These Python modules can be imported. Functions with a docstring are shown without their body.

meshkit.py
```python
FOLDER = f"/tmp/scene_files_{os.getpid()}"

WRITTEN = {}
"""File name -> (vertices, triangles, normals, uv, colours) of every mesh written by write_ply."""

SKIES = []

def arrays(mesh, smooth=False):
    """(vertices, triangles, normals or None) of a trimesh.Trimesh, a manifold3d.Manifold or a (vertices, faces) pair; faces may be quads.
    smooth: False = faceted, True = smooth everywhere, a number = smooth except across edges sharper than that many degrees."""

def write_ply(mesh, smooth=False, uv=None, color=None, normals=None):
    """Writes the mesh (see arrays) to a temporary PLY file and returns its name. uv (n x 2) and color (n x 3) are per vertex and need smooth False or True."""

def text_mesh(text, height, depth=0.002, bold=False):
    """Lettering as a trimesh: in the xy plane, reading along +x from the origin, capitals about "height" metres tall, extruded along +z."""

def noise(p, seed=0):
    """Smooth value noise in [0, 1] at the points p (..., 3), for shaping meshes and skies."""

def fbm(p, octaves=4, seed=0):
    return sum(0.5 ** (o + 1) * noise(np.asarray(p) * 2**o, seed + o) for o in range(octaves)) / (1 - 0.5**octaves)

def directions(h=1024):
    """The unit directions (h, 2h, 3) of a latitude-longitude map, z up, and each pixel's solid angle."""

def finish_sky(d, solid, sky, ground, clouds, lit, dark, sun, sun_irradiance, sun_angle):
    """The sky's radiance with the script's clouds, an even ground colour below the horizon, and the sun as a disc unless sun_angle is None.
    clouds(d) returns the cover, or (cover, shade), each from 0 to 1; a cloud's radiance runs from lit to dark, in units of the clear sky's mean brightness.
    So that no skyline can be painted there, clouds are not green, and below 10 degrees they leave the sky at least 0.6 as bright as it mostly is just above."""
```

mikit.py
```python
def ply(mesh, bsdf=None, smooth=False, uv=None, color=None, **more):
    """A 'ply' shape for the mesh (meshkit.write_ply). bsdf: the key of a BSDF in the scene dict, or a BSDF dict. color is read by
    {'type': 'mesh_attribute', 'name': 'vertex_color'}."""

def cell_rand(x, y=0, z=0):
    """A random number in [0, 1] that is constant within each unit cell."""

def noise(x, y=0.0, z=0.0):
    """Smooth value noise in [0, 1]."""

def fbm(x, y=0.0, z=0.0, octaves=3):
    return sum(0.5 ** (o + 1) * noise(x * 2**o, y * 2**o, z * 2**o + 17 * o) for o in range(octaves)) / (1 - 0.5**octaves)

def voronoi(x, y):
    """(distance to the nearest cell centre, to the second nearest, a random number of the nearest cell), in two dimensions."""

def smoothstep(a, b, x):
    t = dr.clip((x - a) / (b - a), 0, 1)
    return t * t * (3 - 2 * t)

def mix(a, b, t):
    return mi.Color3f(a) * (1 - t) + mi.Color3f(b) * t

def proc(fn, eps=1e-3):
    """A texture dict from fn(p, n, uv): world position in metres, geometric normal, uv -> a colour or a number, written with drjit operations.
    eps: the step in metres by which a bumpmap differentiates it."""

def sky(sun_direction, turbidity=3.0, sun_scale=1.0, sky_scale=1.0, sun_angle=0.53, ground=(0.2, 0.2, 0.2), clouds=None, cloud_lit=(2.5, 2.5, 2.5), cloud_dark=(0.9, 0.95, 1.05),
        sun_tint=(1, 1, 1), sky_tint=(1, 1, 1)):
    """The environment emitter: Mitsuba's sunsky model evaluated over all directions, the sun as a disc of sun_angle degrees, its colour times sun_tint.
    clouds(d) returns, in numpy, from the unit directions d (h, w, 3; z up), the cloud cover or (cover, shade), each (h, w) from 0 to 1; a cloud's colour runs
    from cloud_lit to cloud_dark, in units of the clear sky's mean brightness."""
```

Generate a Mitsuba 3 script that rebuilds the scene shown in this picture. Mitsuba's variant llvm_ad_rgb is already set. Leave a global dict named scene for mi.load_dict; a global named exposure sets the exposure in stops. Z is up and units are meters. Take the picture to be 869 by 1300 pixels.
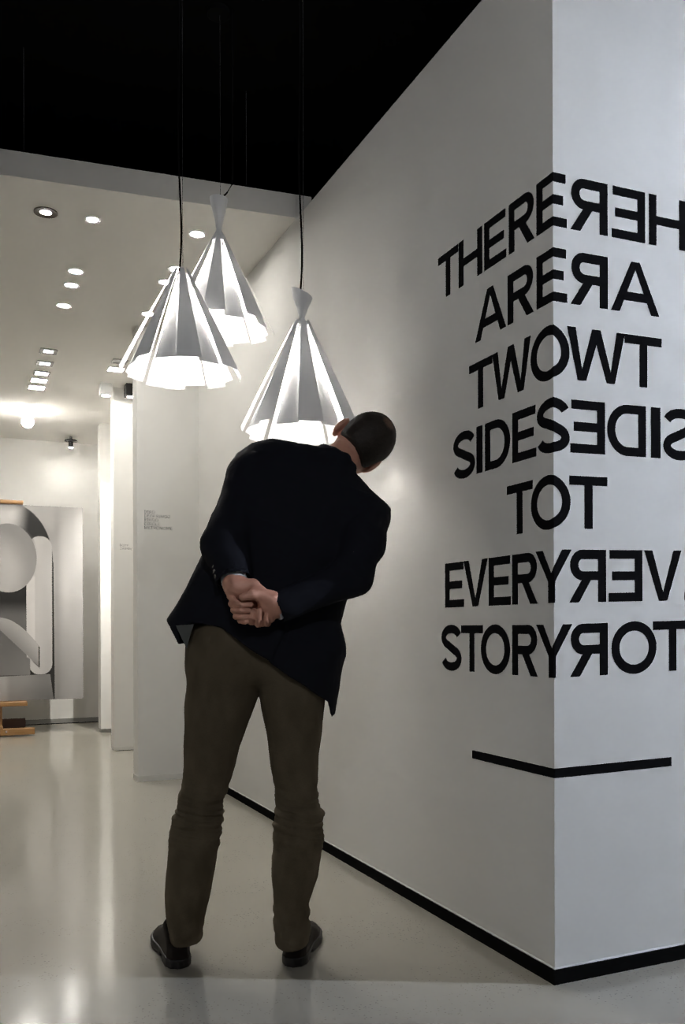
import math, random
import numpy as np
import trimesh
import shapely
from shapely.geometry import Polygon, LineString, box as sbox
from shapely import affinity
import drjit as dr
import mitsuba as mi
import mikit, meshkit
from mikit import proc, ply, noise, fbm, smoothstep, mix

T = mi.ScalarTransform4f
scene, labels = {}, {}
random.seed(7)
RNG = np.random.default_rng(7)

# ------------------------------------------------------------------ camera, light, exposure
W_, H_ = 869, 1300
F = 1123.0                      # focal length in pixels of the 869 x 1300 frame
CX, CY = 434.5, 798.7           # principal point (the lens is shifted, verticals stay upright)
CAMH = 0.95
ROLL = 0.0026
exposure = 3.0

CAM_UP = np.array([ROLL, 0, 1.0]); CAM_RIGHT = np.array([1.0, 0, -ROLL]); CAM_FWD = np.array([0, 1.0, 0]); EYE = np.array([0, 0, CAMH])
scene['camera'] = {
    'type': 'perspective', 'fov_axis': 'x', 'fov': math.degrees(2 * math.atan(W_ / 2 / F)), 'near_clip': 0.05, 'far_clip': 100.0,
    'principal_point_offset_x': 0.0, 'principal_point_offset_y': -(CY - H_ / 2) / H_,
    'to_world': T().look_at(origin=EYE.tolist(), target=(EYE + CAM_FWD).tolist(), up=CAM_UP.tolist())}

COOL, NEUT, WARM = np.array([0.88, 0.97, 1.13]), np.array([1.0, 0.965, 0.89]), np.array([1.0, 0.95, 0.86])
L_BULB = 8.5          # pendant lamps
L_DOWN = 36.0          # ceiling downlights
L_REAR = 42.0          # the two lamps far back
L_UNSEEN = 3.5          # lenses of the unseen spotlights, placed out of view to light the front
L_SPOT = 4.3           # their beams

# ------------------------------------------------------------------ helpers
def rad(L, tint):
    return {'type': 'area', 'radiance': {'type': 'rgb', 'value': (L * np.asarray(tint)).tolist()}}

def key_for(name, parent=None):
    base = name if parent is None else parent + '__' + name
    if base not in scene and base not in labels and base not in USED:
        USED.add(base); return base
    k = 1
    while f'{base}_{k:03d}' in USED:
        k += 1
    USED.add(f'{base}_{k:03d}')
    return f'{base}_{k:03d}'
USED = set()

def thing(name, label, cat, group=None):
    k = key_for(name)
    labels[k] = {'label': label, 'category': cat}
    if group: labels[k]['group'] = group
    return k

def obj(name, mesh, m, parent=None, smooth=False, label=None, cat=None, group=None, kind=None, emit=None, **kw):
    k = key_for(name, parent)
    d = mesh if isinstance(mesh, dict) else ply(mesh, m, smooth, **kw)
    if emit is not None:
        d = {**d, 'emitter': emit}
    scene[k] = d
    L = {}
    if label: L['label'] = label
    if cat: L['category'] = cat
    if group: L['group'] = group
    if kind: L['kind'] = kind
    if L: labels[k] = L
    return k

def pix(px, py):
    """direction through a pixel of the 869 x 1300 frame, with unit depth along +y"""
    return CAM_FWD + (px - CX) / F * CAM_RIGHT - (py - CY) / F * CAM_UP
def P(px, py, d):
    v = pix(px, py); return EYE + v * (d / v[1])
def on_z(px, py, z):
    v = pix(px, py); return EYE + v * ((z - EYE[2]) / v[2])
def on_plane(px, py, p0, n):
    v = pix(px, py); return EYE + v * (np.dot(np.asarray(p0) - EYE, n) / np.dot(v, n))

def boxm(lo, hi):
    lo, hi = np.minimum(lo, hi), np.maximum(lo, hi)
    m = trimesh.creation.box(extents=np.asarray(hi) - np.asarray(lo)); m.apply_translation((np.asarray(lo) + np.asarray(hi)) / 2); return m
def cat_(ms): return trimesh.util.concatenate(ms)
def frame(m, o, ex, ey, ez=(0, 0, 1)):
    """places a mesh given in local axes"""
    M = np.eye(4); M[:3, 0], M[:3, 1], M[:3, 2], M[:3, 3] = ex, ey, ez, o
    m = m.copy(); m.apply_transform(M); return m
def prism(poly2, z0, z1):
    """a polygon of the ground plan (list of x,y) between two heights"""
    m = trimesh.creation.extrude_polygon(Polygon([(p[0], p[1]) for p in poly2]), z1 - z0, engine='earcut'); m.apply_translation([0, 0, z0]); return m
def lathe(prof, n=40):
    return trimesh.creation.revolve(np.array(prof, float), sections=n)
def tube(pts, r, sides=8):
    pts = np.asarray(pts, float); r = np.broadcast_to(r, (len(pts),))
    t = np.gradient(pts, axis=0); t /= np.linalg.norm(t, axis=1, keepdims=True)
    a = np.cross(t, np.where(np.abs(t[:, 2:]) < .9, [0, 0, 1.], [1., 0, 0])); a /= np.linalg.norm(a, axis=1, keepdims=True); b = np.cross(t, a)
    g = np.arange(sides) * 2 * np.pi / sides
    v = pts[:, None] + r[:, None, None] * (np.cos(g)[None, :, None] * a[:, None] + np.sin(g)[None, :, None] * b[:, None])
    i, j = np.meshgrid(np.arange(len(pts) - 1), np.arange(sides), indexing='ij')
    q = np.stack([i * sides + j, i * sides + (j + 1) % sides, (i + 1) * sides + (j + 1) % sides, (i + 1) * sides + j], -1).reshape(-1, 4)
    n = len(pts) * sides
    fs = np.vstack([q[:, [0, 1, 2]], q[:, [0, 2, 3]], [[n, (k + 1) % sides, k] for k in range(sides)], [[n + 1, n - sides + k, n - sides + (k + 1) % sides] for k in range(sides)]])
    return trimesh.Trimesh(np.vstack([v.reshape(-1, 3), pts[0], pts[-1]]), fs, process=False)
def bar(a, b, w, h, up=(0, 0, 1)):
    """a rectangular bar from a to b"""
    a, b = np.asarray(a, float), np.asarray(b, float); L = np.linalg.norm(b - a); x = (b - a) / L
    y = np.cross(up, x); y /= np.linalg.norm(y); z = np.cross(x, y)
    m = trimesh.creation.box(extents=[L, w, h]); return frame(m, (a + b) / 2, x, y, z)
def bevel_box(sx, sy, sz, r=0.003):
    import manifold3d as mf
    s = [mf.Manifold.sphere(r, 8).translate([x * (sx / 2 - r), y * (sy / 2 - r), z * (sz / 2 - r)]) for x in (-1, 1) for y in (-1, 1) for z in (-1, 1)]
    m = mf.Manifold.batch_hull(s).to_mesh(); return trimesh.Trimesh(m.vert_properties[:, :3], m.tri_verts)

# --- implicit surfaces
def mesh_sdf(f, lo, hi, h):
    """zero surface of f(points) as a triangle mesh (surface nets on a sparse grid)"""
    lo, hi = np.asarray(lo, float), np.asarray(hi, float); B = 4
    nb = np.ceil((hi - lo) / (h * B)).astype(int) + 1; n = nb * B
    bc = np.stack(np.meshgrid(*[lo[k] + (np.arange(nb[k]) + .5) * B * h for k in range(3)], indexing='ij'), -1)
    c = f(bc.reshape(-1, 3)).reshape(nb)
    act = np.argwhere(np.abs(c) < h * B * 1.9)
    vals = np.where(c > 0, 1., -1.).astype(np.float32).repeat(B, 0).repeat(B, 1).repeat(B, 2)
    off = np.stack(np.meshgrid(*[np.arange(B)] * 3, indexing='ij'), -1).reshape(-1, 3)
    idx = (act[:, None] * B + off[None]).reshape(-1, 3)
    out = np.concatenate([f(lo + q * h) for q in np.array_split(idx, max(1, len(idx) // 400000))])
    vals[idx[:, 0], idx[:, 1], idx[:, 2]] = out
    ins = vals < 0
    cs = np.zeros(np.array(vals.shape) - 1, np.int8)
    corners = np.array([[i, j, k] for i in (0, 1) for j in (0, 1) for k in (0, 1)])
    for i, j, k in corners:
        cs += ins[i:ins.shape[0] - 1 + i, j:ins.shape[1] - 1 + j, k:ins.shape[2] - 1 + k]
    cells = np.argwhere((cs > 0) & (cs < 8))
    cv = np.stack([vals[tuple((cells + o).T)] for o in corners], 1).astype(float)
    acc, cnt = np.zeros((len(cells), 3)), np.zeros(len(cells))
    for a in range(8):
        for b in range(a + 1, 8):
            if np.abs(corners[a] - corners[b]).sum() != 1: continue
            m = (cv[:, a] < 0) != (cv[:, b] < 0)
            t = np.where(m, cv[:, a] / np.where(m, cv[:, a] - cv[:, b], 1), 0)
            acc += np.where(m[:, None], corners[a] + t[:, None] * (corners[b] - corners[a]), 0); cnt += m
    verts = lo + (cells + acc / cnt[:, None]) * h
    ids = np.full(cs.shape, -1, np.int32); ids[tuple(cells.T)] = np.arange(len(cells))
    faces = []
    for ax in range(3):
        u_, w_ = (ax + 1) % 3, (ax + 2) % 3
        s0 = [slice(None)] * 3; s1 = [slice(None)] * 3; s0[ax] = slice(0, -1); s1[ax] = slice(1, None)
        e = np.argwhere(ins[tuple(s0)] != ins[tuple(s1)])
        e = e[(e[:, u_] > 0) & (e[:, w_] > 0) & (e[:, u_] < cs.shape[u_]) & (e[:, w_] < cs.shape[w_])]
        du, dw = np.eye(3, dtype=int)[u_], np.eye(3, dtype=int)[w_]
        q = np.stack([ids[tuple((e - du - dw).T)], ids[tuple((e - dw).T)], ids[tuple(e.T)], ids[tuple((e - du).T)]], 1)
        flip = ~ins[tuple(e.T)]
        q[flip] = q[flip][:, ::-1]; faces.append(q)
    q = np.vstack(faces); q = q[(q >= 0).all(1)]
    return trimesh.Trimesh(verts, np.vstack([q[:, [0, 1, 2]], q[:, [0, 2, 3]]]), process=False)
def smin(a, b, k):
    h = np.maximum(k - np.abs(a - b), 0) / k; return np.minimum(a, b) - h * h * k * .25
def smax(a, b, k): return -smin(-a, -b, k)
def cone(p, a, b, ra, rb):
    a, b = np.asarray(a, float), np.asarray(b, float); ab = b - a
    t = np.clip(((p - a) @ ab) / (ab @ ab), 0, 1)
    return np.linalg.norm(p - a - t[:, None] * ab, axis=1) - (ra + (rb - ra) * t)
def ellip(p, c, r, R=None):
    q = p - np.asarray(c, float)
    if R is not None: q = q @ np.asarray(R).T
    r = np.asarray(r, float); k0 = np.linalg.norm(q / r, axis=1); k1 = np.linalg.norm(q / r ** 2, axis=1)
    return k0 * (k0 - 1) / np.maximum(k1, 1e-9)
def chain(p, pts, rs, k=.006):
    d = None
    for a, b, ra, rb in zip(pts[:-1], pts[1:], rs[:-1], rs[1:]):
        c = cone(p, a, b, ra, rb); d = c if d is None else smin(d, c, k)
    return d

# ------------------------------------------------------------------ materials
def rgb(*v): return {'type': 'rgb', 'value': [float(x) for x in v]}
def mat(name, d): scene[name] = {'type': 'twosided', 'b': d} if d['type'] not in ('dielectric',) else d; return name
def princ(col, rough=.5, **kw):
    col = col if isinstance(col, dict) else rgb(*col)
    return {'type': 'principled', 'base_color': col, 'roughness': rough, **kw}

def wall_fn(p, n, uv):
    v = fbm(p.x * 1.3 + 3, p.y * 1.3, p.z * .6, 2) - .5
    return mi.Color3f(.715, .705, .68) * (1 + .035 * v)
def floor_fn(p, n, uv):
    v = fbm(p.x * 1.1, p.y * 1.1, 2.0, 3) - .5
    s = mikit.smoothstep(.955, .985, mikit.cell_rand(p.x * 260, p.y * 260)) * mikit.smoothstep(.45, .6, noise(p.x * 9, p.y * 9, 4.))
    return mi.Color3f(.27, .255, .22) * (1 + .10 * v) * (1 - .28 * s)
mat('mat_wall', {'type': 'diffuse', 'reflectance': proc(wall_fn)})
mat('mat_ceiling', {'type': 'diffuse', 'reflectance': rgb(.72, .705, .67)})
mat('mat_floor', princ(proc(floor_fn), .13, specular=.8))
mat('mat_black_ceiling', {'type': 'diffuse', 'reflectance': rgb(.004, .004, .004)})
mat('mat_black_trim', {'type': 'diffuse', 'reflectance': rgb(.007, .007, .007)})
mat('mat_vinyl', {'type': 'diffuse', 'reflectance': rgb(.008, .008, .009)})
mat('mat_white_metal', princ((.80, .80, .80), .45, specular=.3))
scene['mat_petal'] = {'type': 'principledthin', 'base_color': rgb(.86, .86, .86), 'roughness': .8, 'spec_trans': 0.0, 'diff_trans': .02, 'eta': 1.3}
mat('mat_cord', {'type': 'diffuse', 'reflectance': rgb(.006, .006, .006)})
mat('mat_wire', {'type': 'diffuse', 'reflectance': rgb(.06, .06, .06)})
mat('mat_steel', {'type': 'roughconductor', 'material': 'Cr', 'alpha': .25})
mat('mat_grey_metal', princ((.30, .30, .29), .4, metallic=.5))
mat('mat_dark_rim', princ((.05, .038, .03), .35))
mat('mat_black_metal', princ((.012, .012, .013), .35))
mat('mat_lens', {'type': 'diffuse', 'reflectance': rgb(.8, .8, .8)})
mat('mat_plinth', {'type': 'diffuse', 'reflectance': rgb(.66, .65, .62)})
mat('mat_gap', {'type': 'diffuse', 'reflectance': rgb(.03, .03, .03)})
mat('mat_text', {'type': 'diffuse', 'reflectance': rgb(.10, .10, .10)})
mat('mat_text_pale', {'type': 'diffuse', 'reflectance': rgb(.30, .29, .28)})
def wood_fn(p, n, uv):
    g = fbm(p.x * 9, p.y * 9, p.z * 60, 3)
    return mix((.27, .135, .050), (.38, .21, .085), g)
mat('mat_wood', princ(proc(wood_fn), .35))
mat('mat_dark_wood', princ((.06, .025, .015), .4))
def jacket_fn(p, n, uv):
    v = noise(p.x * 700, p.y * 700, p.z * 700)
    return mi.Color3f(.0064, .0070, .0112) * (.75 + .5 * v)
mat('mat_jacket', princ(proc(jacket_fn), .85, specular=.15, sheen=.0))
mat('mat_lining', princ((.06, .065, .06), .6))
def trouser_fn(p, n, uv):
    w = fbm(p.x * 28, p.y * 28, p.z * 14, 3)
    low = smoothstep(.75, .35, p.z)
    c = mix((.070, .055, .034), (.120, .096, .064), w)
    return c * (.9 + .25 * low * w) * (.9 + .2 * noise(p.x * 500, p.y * 500, p.z * 500))
mat('mat_trousers', princ(proc(trouser_fn), .85, specular=.2))
def skin_fn(p, n, uv):
    v = fbm(p.x * 45, p.y * 45, p.z * 45, 3)
    return mix((.42, .185, .125), (.56, .30, .22), v)
mat('mat_skin', princ(proc(skin_fn), .5, specular=.4))
def hair_fn(p, n, uv):
    v = noise(p.x * 420, p.y * 420, p.z * 420)
    w = fbm(p.x * 30, p.y * 30, p.z * 30, 2)
    c = mix((.008, .0055, .004), (.026, .019, .014), v * .7 + w * .3)
    thin = smoothstep(.030, .012, dr.norm(mi.Vector3f(p) - mi.Vector3f(*THIN)))      # thinning crown
    return mix(c, (.16, .085, .055), thin * (.35 + .5 * v))
THIN = [0., 0., 0.]
mat('mat_hair', princ(proc(hair_fn), .65, specular=.3))
mat('mat_shoe', princ((.010, .006, .0045), .5, specular=.14))
mat('mat_sole', princ((.006, .005, .005), .5))
mat('mat_shirt', {'type': 'diffuse', 'reflectance': rgb(.45, .46, .48)})

# ------------------------------------------------------------------ the room
u3 = pix(-67, 800); u3[2] = 0; u3 /= np.linalg.norm(u3)      # along the left wall, away
v3 = np.array([u3[1], -u3[0], 0])                            # along the right face, to the right
Z3 = np.array([0, 0, 1.0])
C = on_z(704, 1249.6, 0.0)                                   # the wall corner on the floor
ZC, ZB, SLAB = 2.85, 3.40, 0.108                             # suspended ceiling, black ceiling, slab edge
def wp(s, t, z=0.0): return C + s * u3 + t * v3 + z * Z3     # wall axes
def plan(pts): return [wp(s, t)[:2] for s, t in pts]
BACK = 7.42
s_left = BACK

room_poly = plan([(-7, -4.2), (-7, 4.5), (BACK + .2, 4.5), (BACK + .2, -4.2)])
obj('floor', prism(room_poly, -.05, 0), 'mat_floor', kind='structure')
obj('ceiling', prism(room_poly, ZB, ZB + .05), 'mat_black_ceiling', kind='structure', label='black painted high ceiling above the front room')

# the block whose corner carries the lettering: two skins that meet at the corner
sk = .02
obj('wall_left', prism(plan([(0, 0), (BACK, 0), (BACK, .15), (0, .15)]), 0, ZC), 'mat_wall', kind='structure')
obj('wall_right', prism(plan([(0, .15), (0, 4.2), (.15, 4.2), (.15, .15)]), 0, ZC), 'mat_wall', kind='structure')
# black skirting with a thin pale strip on top
bh, bt = .040, .006
k = obj('baseboard_left', prism(plan([(-bt, -bt), (3.72, -bt), (3.72, 0), (-bt, 0)]), 0, bh), 'mat_black_trim', kind='structure')
obj('bead', prism(plan([(-.003, -.003), (3.72, -.003), (3.72, 0), (-.003, 0)]), bh, bh + .004), 'mat_white_metal', k)
k = obj('baseboard_right', prism(plan([(-bt, 0), (-bt, 4.2), (0, 4.2), (0, 0)]), 0, bh), 'mat_black_trim', kind='structure')
obj('bead', prism(plan([(-.003, 0), (-.003, 4.2), (0, 4.2), (0, 0)]), bh, bh + .004), 'mat_white_metal', k)

# suspended white ceiling (its thick front edge is the grey fascia)
A = on_z(382, 277.5, ZC)[:2]; Bp = on_z(1, 221.5, ZC)[:2]; dAB = (Bp - A) / np.linalg.norm(Bp - A)
R_ = A - dAB * .075; L_ = A + dAB * 3.9
far = [wp(BACK + .1, -4.1)[:2], wp(BACK + .1, .15)[:2], wp(2.2, .15)[:2], wp(2.2, .10)[:2]]
def line_hit(p, d, s_fixed_t):   # point of the wall line t = const on the fascia line
    n = v3[:2]; k_ = (np.dot(C[:2], n) + s_fixed_t - np.dot(p, n)) / np.dot(d, n); return p + d * k_
edgeR = line_hit(A, -dAB, .07)
ceil_poly = [edgeR, A + dAB * 3.3, wp(BACK + .1, -4.1)[:2], wp(BACK + .1, .07)[:2]]
obj('ceiling_suspended', prism(ceil_poly, ZC, ZC + SLAB), 'mat_ceiling', kind='structure', label='white suspended ceiling with a grey front edge')
# thin steel cables that carry the suspended ceiling
for px, y0, y1, lab in ((31, 40, 190, 'thin steel cable above the suspended ceiling, near the left edge of the picture'), (315, 103, 236, 'thin steel cable above the suspended ceiling, right of the rear lamp cord')):
    b = on_z(px, y1 - 1, ZC + SLAB); b = b + .03 * u3
    obj('suspension_cable', tube([b, [b[0], b[1], ZB]], .0012, 6), 'mat_wire', label=lab, cat='cable')

# fins that stand out from the left wall
def fin(pxl, base_y, thick, smax_t=.0, plinth=None):
    d0 = on_z(pxl, base_y, 0)
    s = np.dot(d0 - C, u3); t = np.dot(d0 - C, v3)
    return s, t
s1, t1 = fin(175, 992.5, .2); s2, t2 = fin(145, 953.5, .2); s3, t3 = fin(128, 930.5, .2)
k1 = obj('wall_fin_1', prism(plan([(s1, t1), (s1 + .14, t1), (s1 + .14, 0), (s1, 0)]), .03, ZC), 'mat_wall', kind='structure', label='white wall fin with five lines of small lettering')
obj('plinth', prism(plan([(s1 - .006, t1 - .004), (s1 + .14, t1 - .004), (s1 + .14, 0), (s1 - .006, 0)]), 0, .034), 'mat_plinth', k1)
k2 = obj('wall_fin_2', prism(plan([(s2, t2), (s2 + .14, t2), (s2 + .14, 0), (s2, 0)]), .03, ZC), 'mat_wall', kind='structure', label='narrow white wall fin with two lines of small lettering')
obj('plinth', prism(plan([(s2 - .004, t2), (s2 + .14, t2), (s2 + .14, 0), (s2 - .004, 0)]), .004, .03), 'mat_plinth', k2)
obj('shadow_gap', prism(plan([(s2, t2 + .01), (s2 + .14, t2 + .01), (s2 + .14, 0), (s2, 0)]), 0, .004), 'mat_gap', k2)
k3 = obj('wall_fin_3', prism(plan([(s3, t3), (s3 + .14, t3), (s3 + .14, 0), (s3, 0)]), .035, ZC), 'mat_wall', kind='structure', label='rearmost white wall fin, brightly lit')
obj('plinth', prism(plan([(s3 + .02, t3 + .01), (s3 + .12, t3 + .01), (s3 + .12, 0), (s3 + .02, 0)]), 0, .035), 'mat_grey_metal', k3)

# back wall, its two-band skirting, and the walls the picture does not show
obj('wall_back', prism(plan([(BACK, -4.2), (BACK, .15), (BACK + .1, .15), (BACK + .1, -4.2)]), 0, ZB), 'mat_wall', kind='structure')
kb = obj('baseboard_back', prism(plan([(BACK - .012, -4.2), (BACK - .012, 0), (BACK, 0), (BACK, -4.2)]), .008, .052), 'mat_grey_metal', kind='structure')
obj('shadow_gap', prism(plan([(BACK - .008, -4.2), (BACK - .008, 0), (BACK, 0), (BACK, -4.2)]), 0, .008), 'mat_gap', kb)
obj('wall_outer_left', prism(plan([(-7, -4.2), (BACK, -4.2), (BACK, -4.3), (-7, -4.3)]), 0, ZB), 'mat_wall', kind='structure')
obj('wall_front', prism(plan([(-7, -4.2), (-7, 4.5), (-7.1, 4.5), (-7.1, -4.2)]), 0, ZB), 'mat_wall', kind='structure')
obj('wall_outer_right', prism(plan([(-7, 4.5), (BACK, 4.5), (BACK, 4.6), (-7, 4.6)]), 0, ZB), 'mat_wall', kind='structure')

# ------------------------------------------------------------------ lettering folded round the corner
ST = .188     # stem, in cap heights
BAR = .170    # horizontal strokes
def stroke_line(pts, w=ST, cap='flat', join='mitre'):
    return LineString(pts).buffer(w / 2, cap_style=cap, join_style=join, mitre_limit=10)
UNIT = sbox(-.5, 0, 3, 1)
def ellp(cx, cy, rx, ry, n=24):
    return affinity.scale(shapely.Point(cx, cy).buffer(1.0, quad_segs=n), rx, ry, origin=(cx, cy))
def glyph(ch, w):
    """capital of cap height 1 and width w"""
    s = ST
    if ch == 'I': return sbox(0, 0, w, 1)
    if ch == 'T': return sbox(0, 1 - BAR, w, 1).union(sbox(w / 2 - s / 2, 0, w / 2 + s / 2, 1))
    if ch == 'H': return shapely.union_all([sbox(0, 0, s, 1), sbox(w - s, 0, w, 1), sbox(0, .5 - BAR / 2, w, .5 + BAR / 2)])
    if ch == 'E': return shapely.union_all([sbox(0, 0, s, 1), sbox(0, 0, w, BAR), sbox(0, 1 - BAR, w * .97, 1), sbox(0, .5 - BAR / 2, w * .9, .5 + BAR / 2)])
    if ch == 'A':
        e = s * .56
        a = Polygon([(0, 0), (w / 2 - e, 1), (w / 2 + e, 1), (w, 0), (w - s * 1.08, 0), (w / 2, .86), (s * 1.08, 0)])
        return a.union(Polygon([(0, 0), (w / 2 - e, 1), (w / 2 + e, 1), (w, 0)]).intersection(sbox(0, .23, w, .23 + s * .9)))
    if ch == 'V':
        e = s * .56
        return Polygon([(0, 1), (w / 2 - e, 0), (w / 2 + e, 0), (w, 1), (w - s * 1.08, 1), (w / 2, .16), (s * 1.08, 1)])
    if ch == 'W':
        q = w / 4; e = s * .52; k = s * 1.04
        half = Polygon([(0, 1), (q - e, 0), (q + e, 0), (2 * q + e, 1), (2 * q - e, 1), (q, .2), (k, 1)])
        return half.union(affinity.translate(affinity.scale(half, -1, 1, origin=(q, 0)), 2 * q))
    if ch == 'Y':
        return shapely.union_all([sbox(w / 2 - s / 2, 0, w / 2 + s / 2, .45), Polygon([(0, 1), (s * 1.15, 1), (w / 2, .55), (w - s * 1.15, 1), (w, 1), (w / 2 + s / 2, .4), (w / 2 - s / 2, .4)])])
    if ch == 'O': return ellp(w / 2, .5, w / 2, .515, 32).difference(ellp(w / 2, .5, w / 2 - s, .515 - s * .96, 32))
    if ch == 'D':
        r = .5
        r = min(.5, w * .62); c = w - r
        outer = sbox(0, 0, c, 1).union(ellp(c, .5, r, .5).intersection(sbox(c - .001, 0, w, 1)))
        inner = sbox(s, BAR, c, 1 - BAR).union(ellp(c, .5, r - s, .5 - BAR).intersection(sbox(c - .001, 0, w, 1)))
        return outer.difference(inner)
    if ch == 'R':
        r = .29; cy = 1 - r
        outer = sbox(0, 1 - 2 * r, w - r - .02, 1).union(ellp(w - r - .02, cy, r, r)); inner = sbox(s, 1 - 2 * r + s * .9, w - r - .02, 1 - s * .95).union(ellp(w - r - .02, cy, r - s, r - s * .93))
        leg = Polygon([(w - s * 1.2, 0), (w, 0), (w * .62, .48), (w * .62 - s * 1.15, .48)])
        return shapely.union_all([outer.difference(inner), sbox(0, 0, s, 1), leg])
    if ch == 'S':
        rx = w / 2 - s / 2; r = .26
        top = [(w / 2 + rx * math.cos(a), .735 + (.28 - s / 2 + .0) * 1.02 * math.sin(a)) for a in np.radians(np.linspace(15, 245, 28))]
        bot = [(w / 2 + rx * math.cos(a), .265 + (.28 - s / 2) * 1.02 * math.sin(a)) for a in np.radians(np.linspace(65, -165, 28))]
        top = [(x, y) for x, y in top]; 
        return stroke_line(top + bot, s, join='round')
# unfolded coordinate w: negative on the left wall, positive on the right face, 0 at the corner
def w_of(px, py=800):
    if px < 704 - .01:
        p = on_plane(px, py, C, v3); return -np.dot(p - C, u3)
    p = on_plane(px, py, C, u3); return np.dot(p - C, v3)
def fold_mesh(poly, depth=.0012):
    ms = []
    for side in (0, 1):
        part = poly.intersection(sbox(-9, -9, 0, 9) if side == 0 else sbox(0, -9, 9, 9))
        for g in getattr(part, 'geoms', [part]):
            if g.geom_type != 'Polygon' or g.area < 1e-7: continue
            m = trimesh.creation.extrude_polygon(g, depth, engine='earcut')
            ex = -u3 if side == 0 else v3
            ez = -v3 if side == 0 else -u3
            ms.append(frame(m, C, ex, Z3, ez))
    return cat_(ms)
CAP, PITCH = .1425, .2005
SKEW_R, SKEW_L = .026, 0.0        # the lettering drops slightly to the right on the right face
def zoomx(z): return 530 + z * .3901
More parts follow.
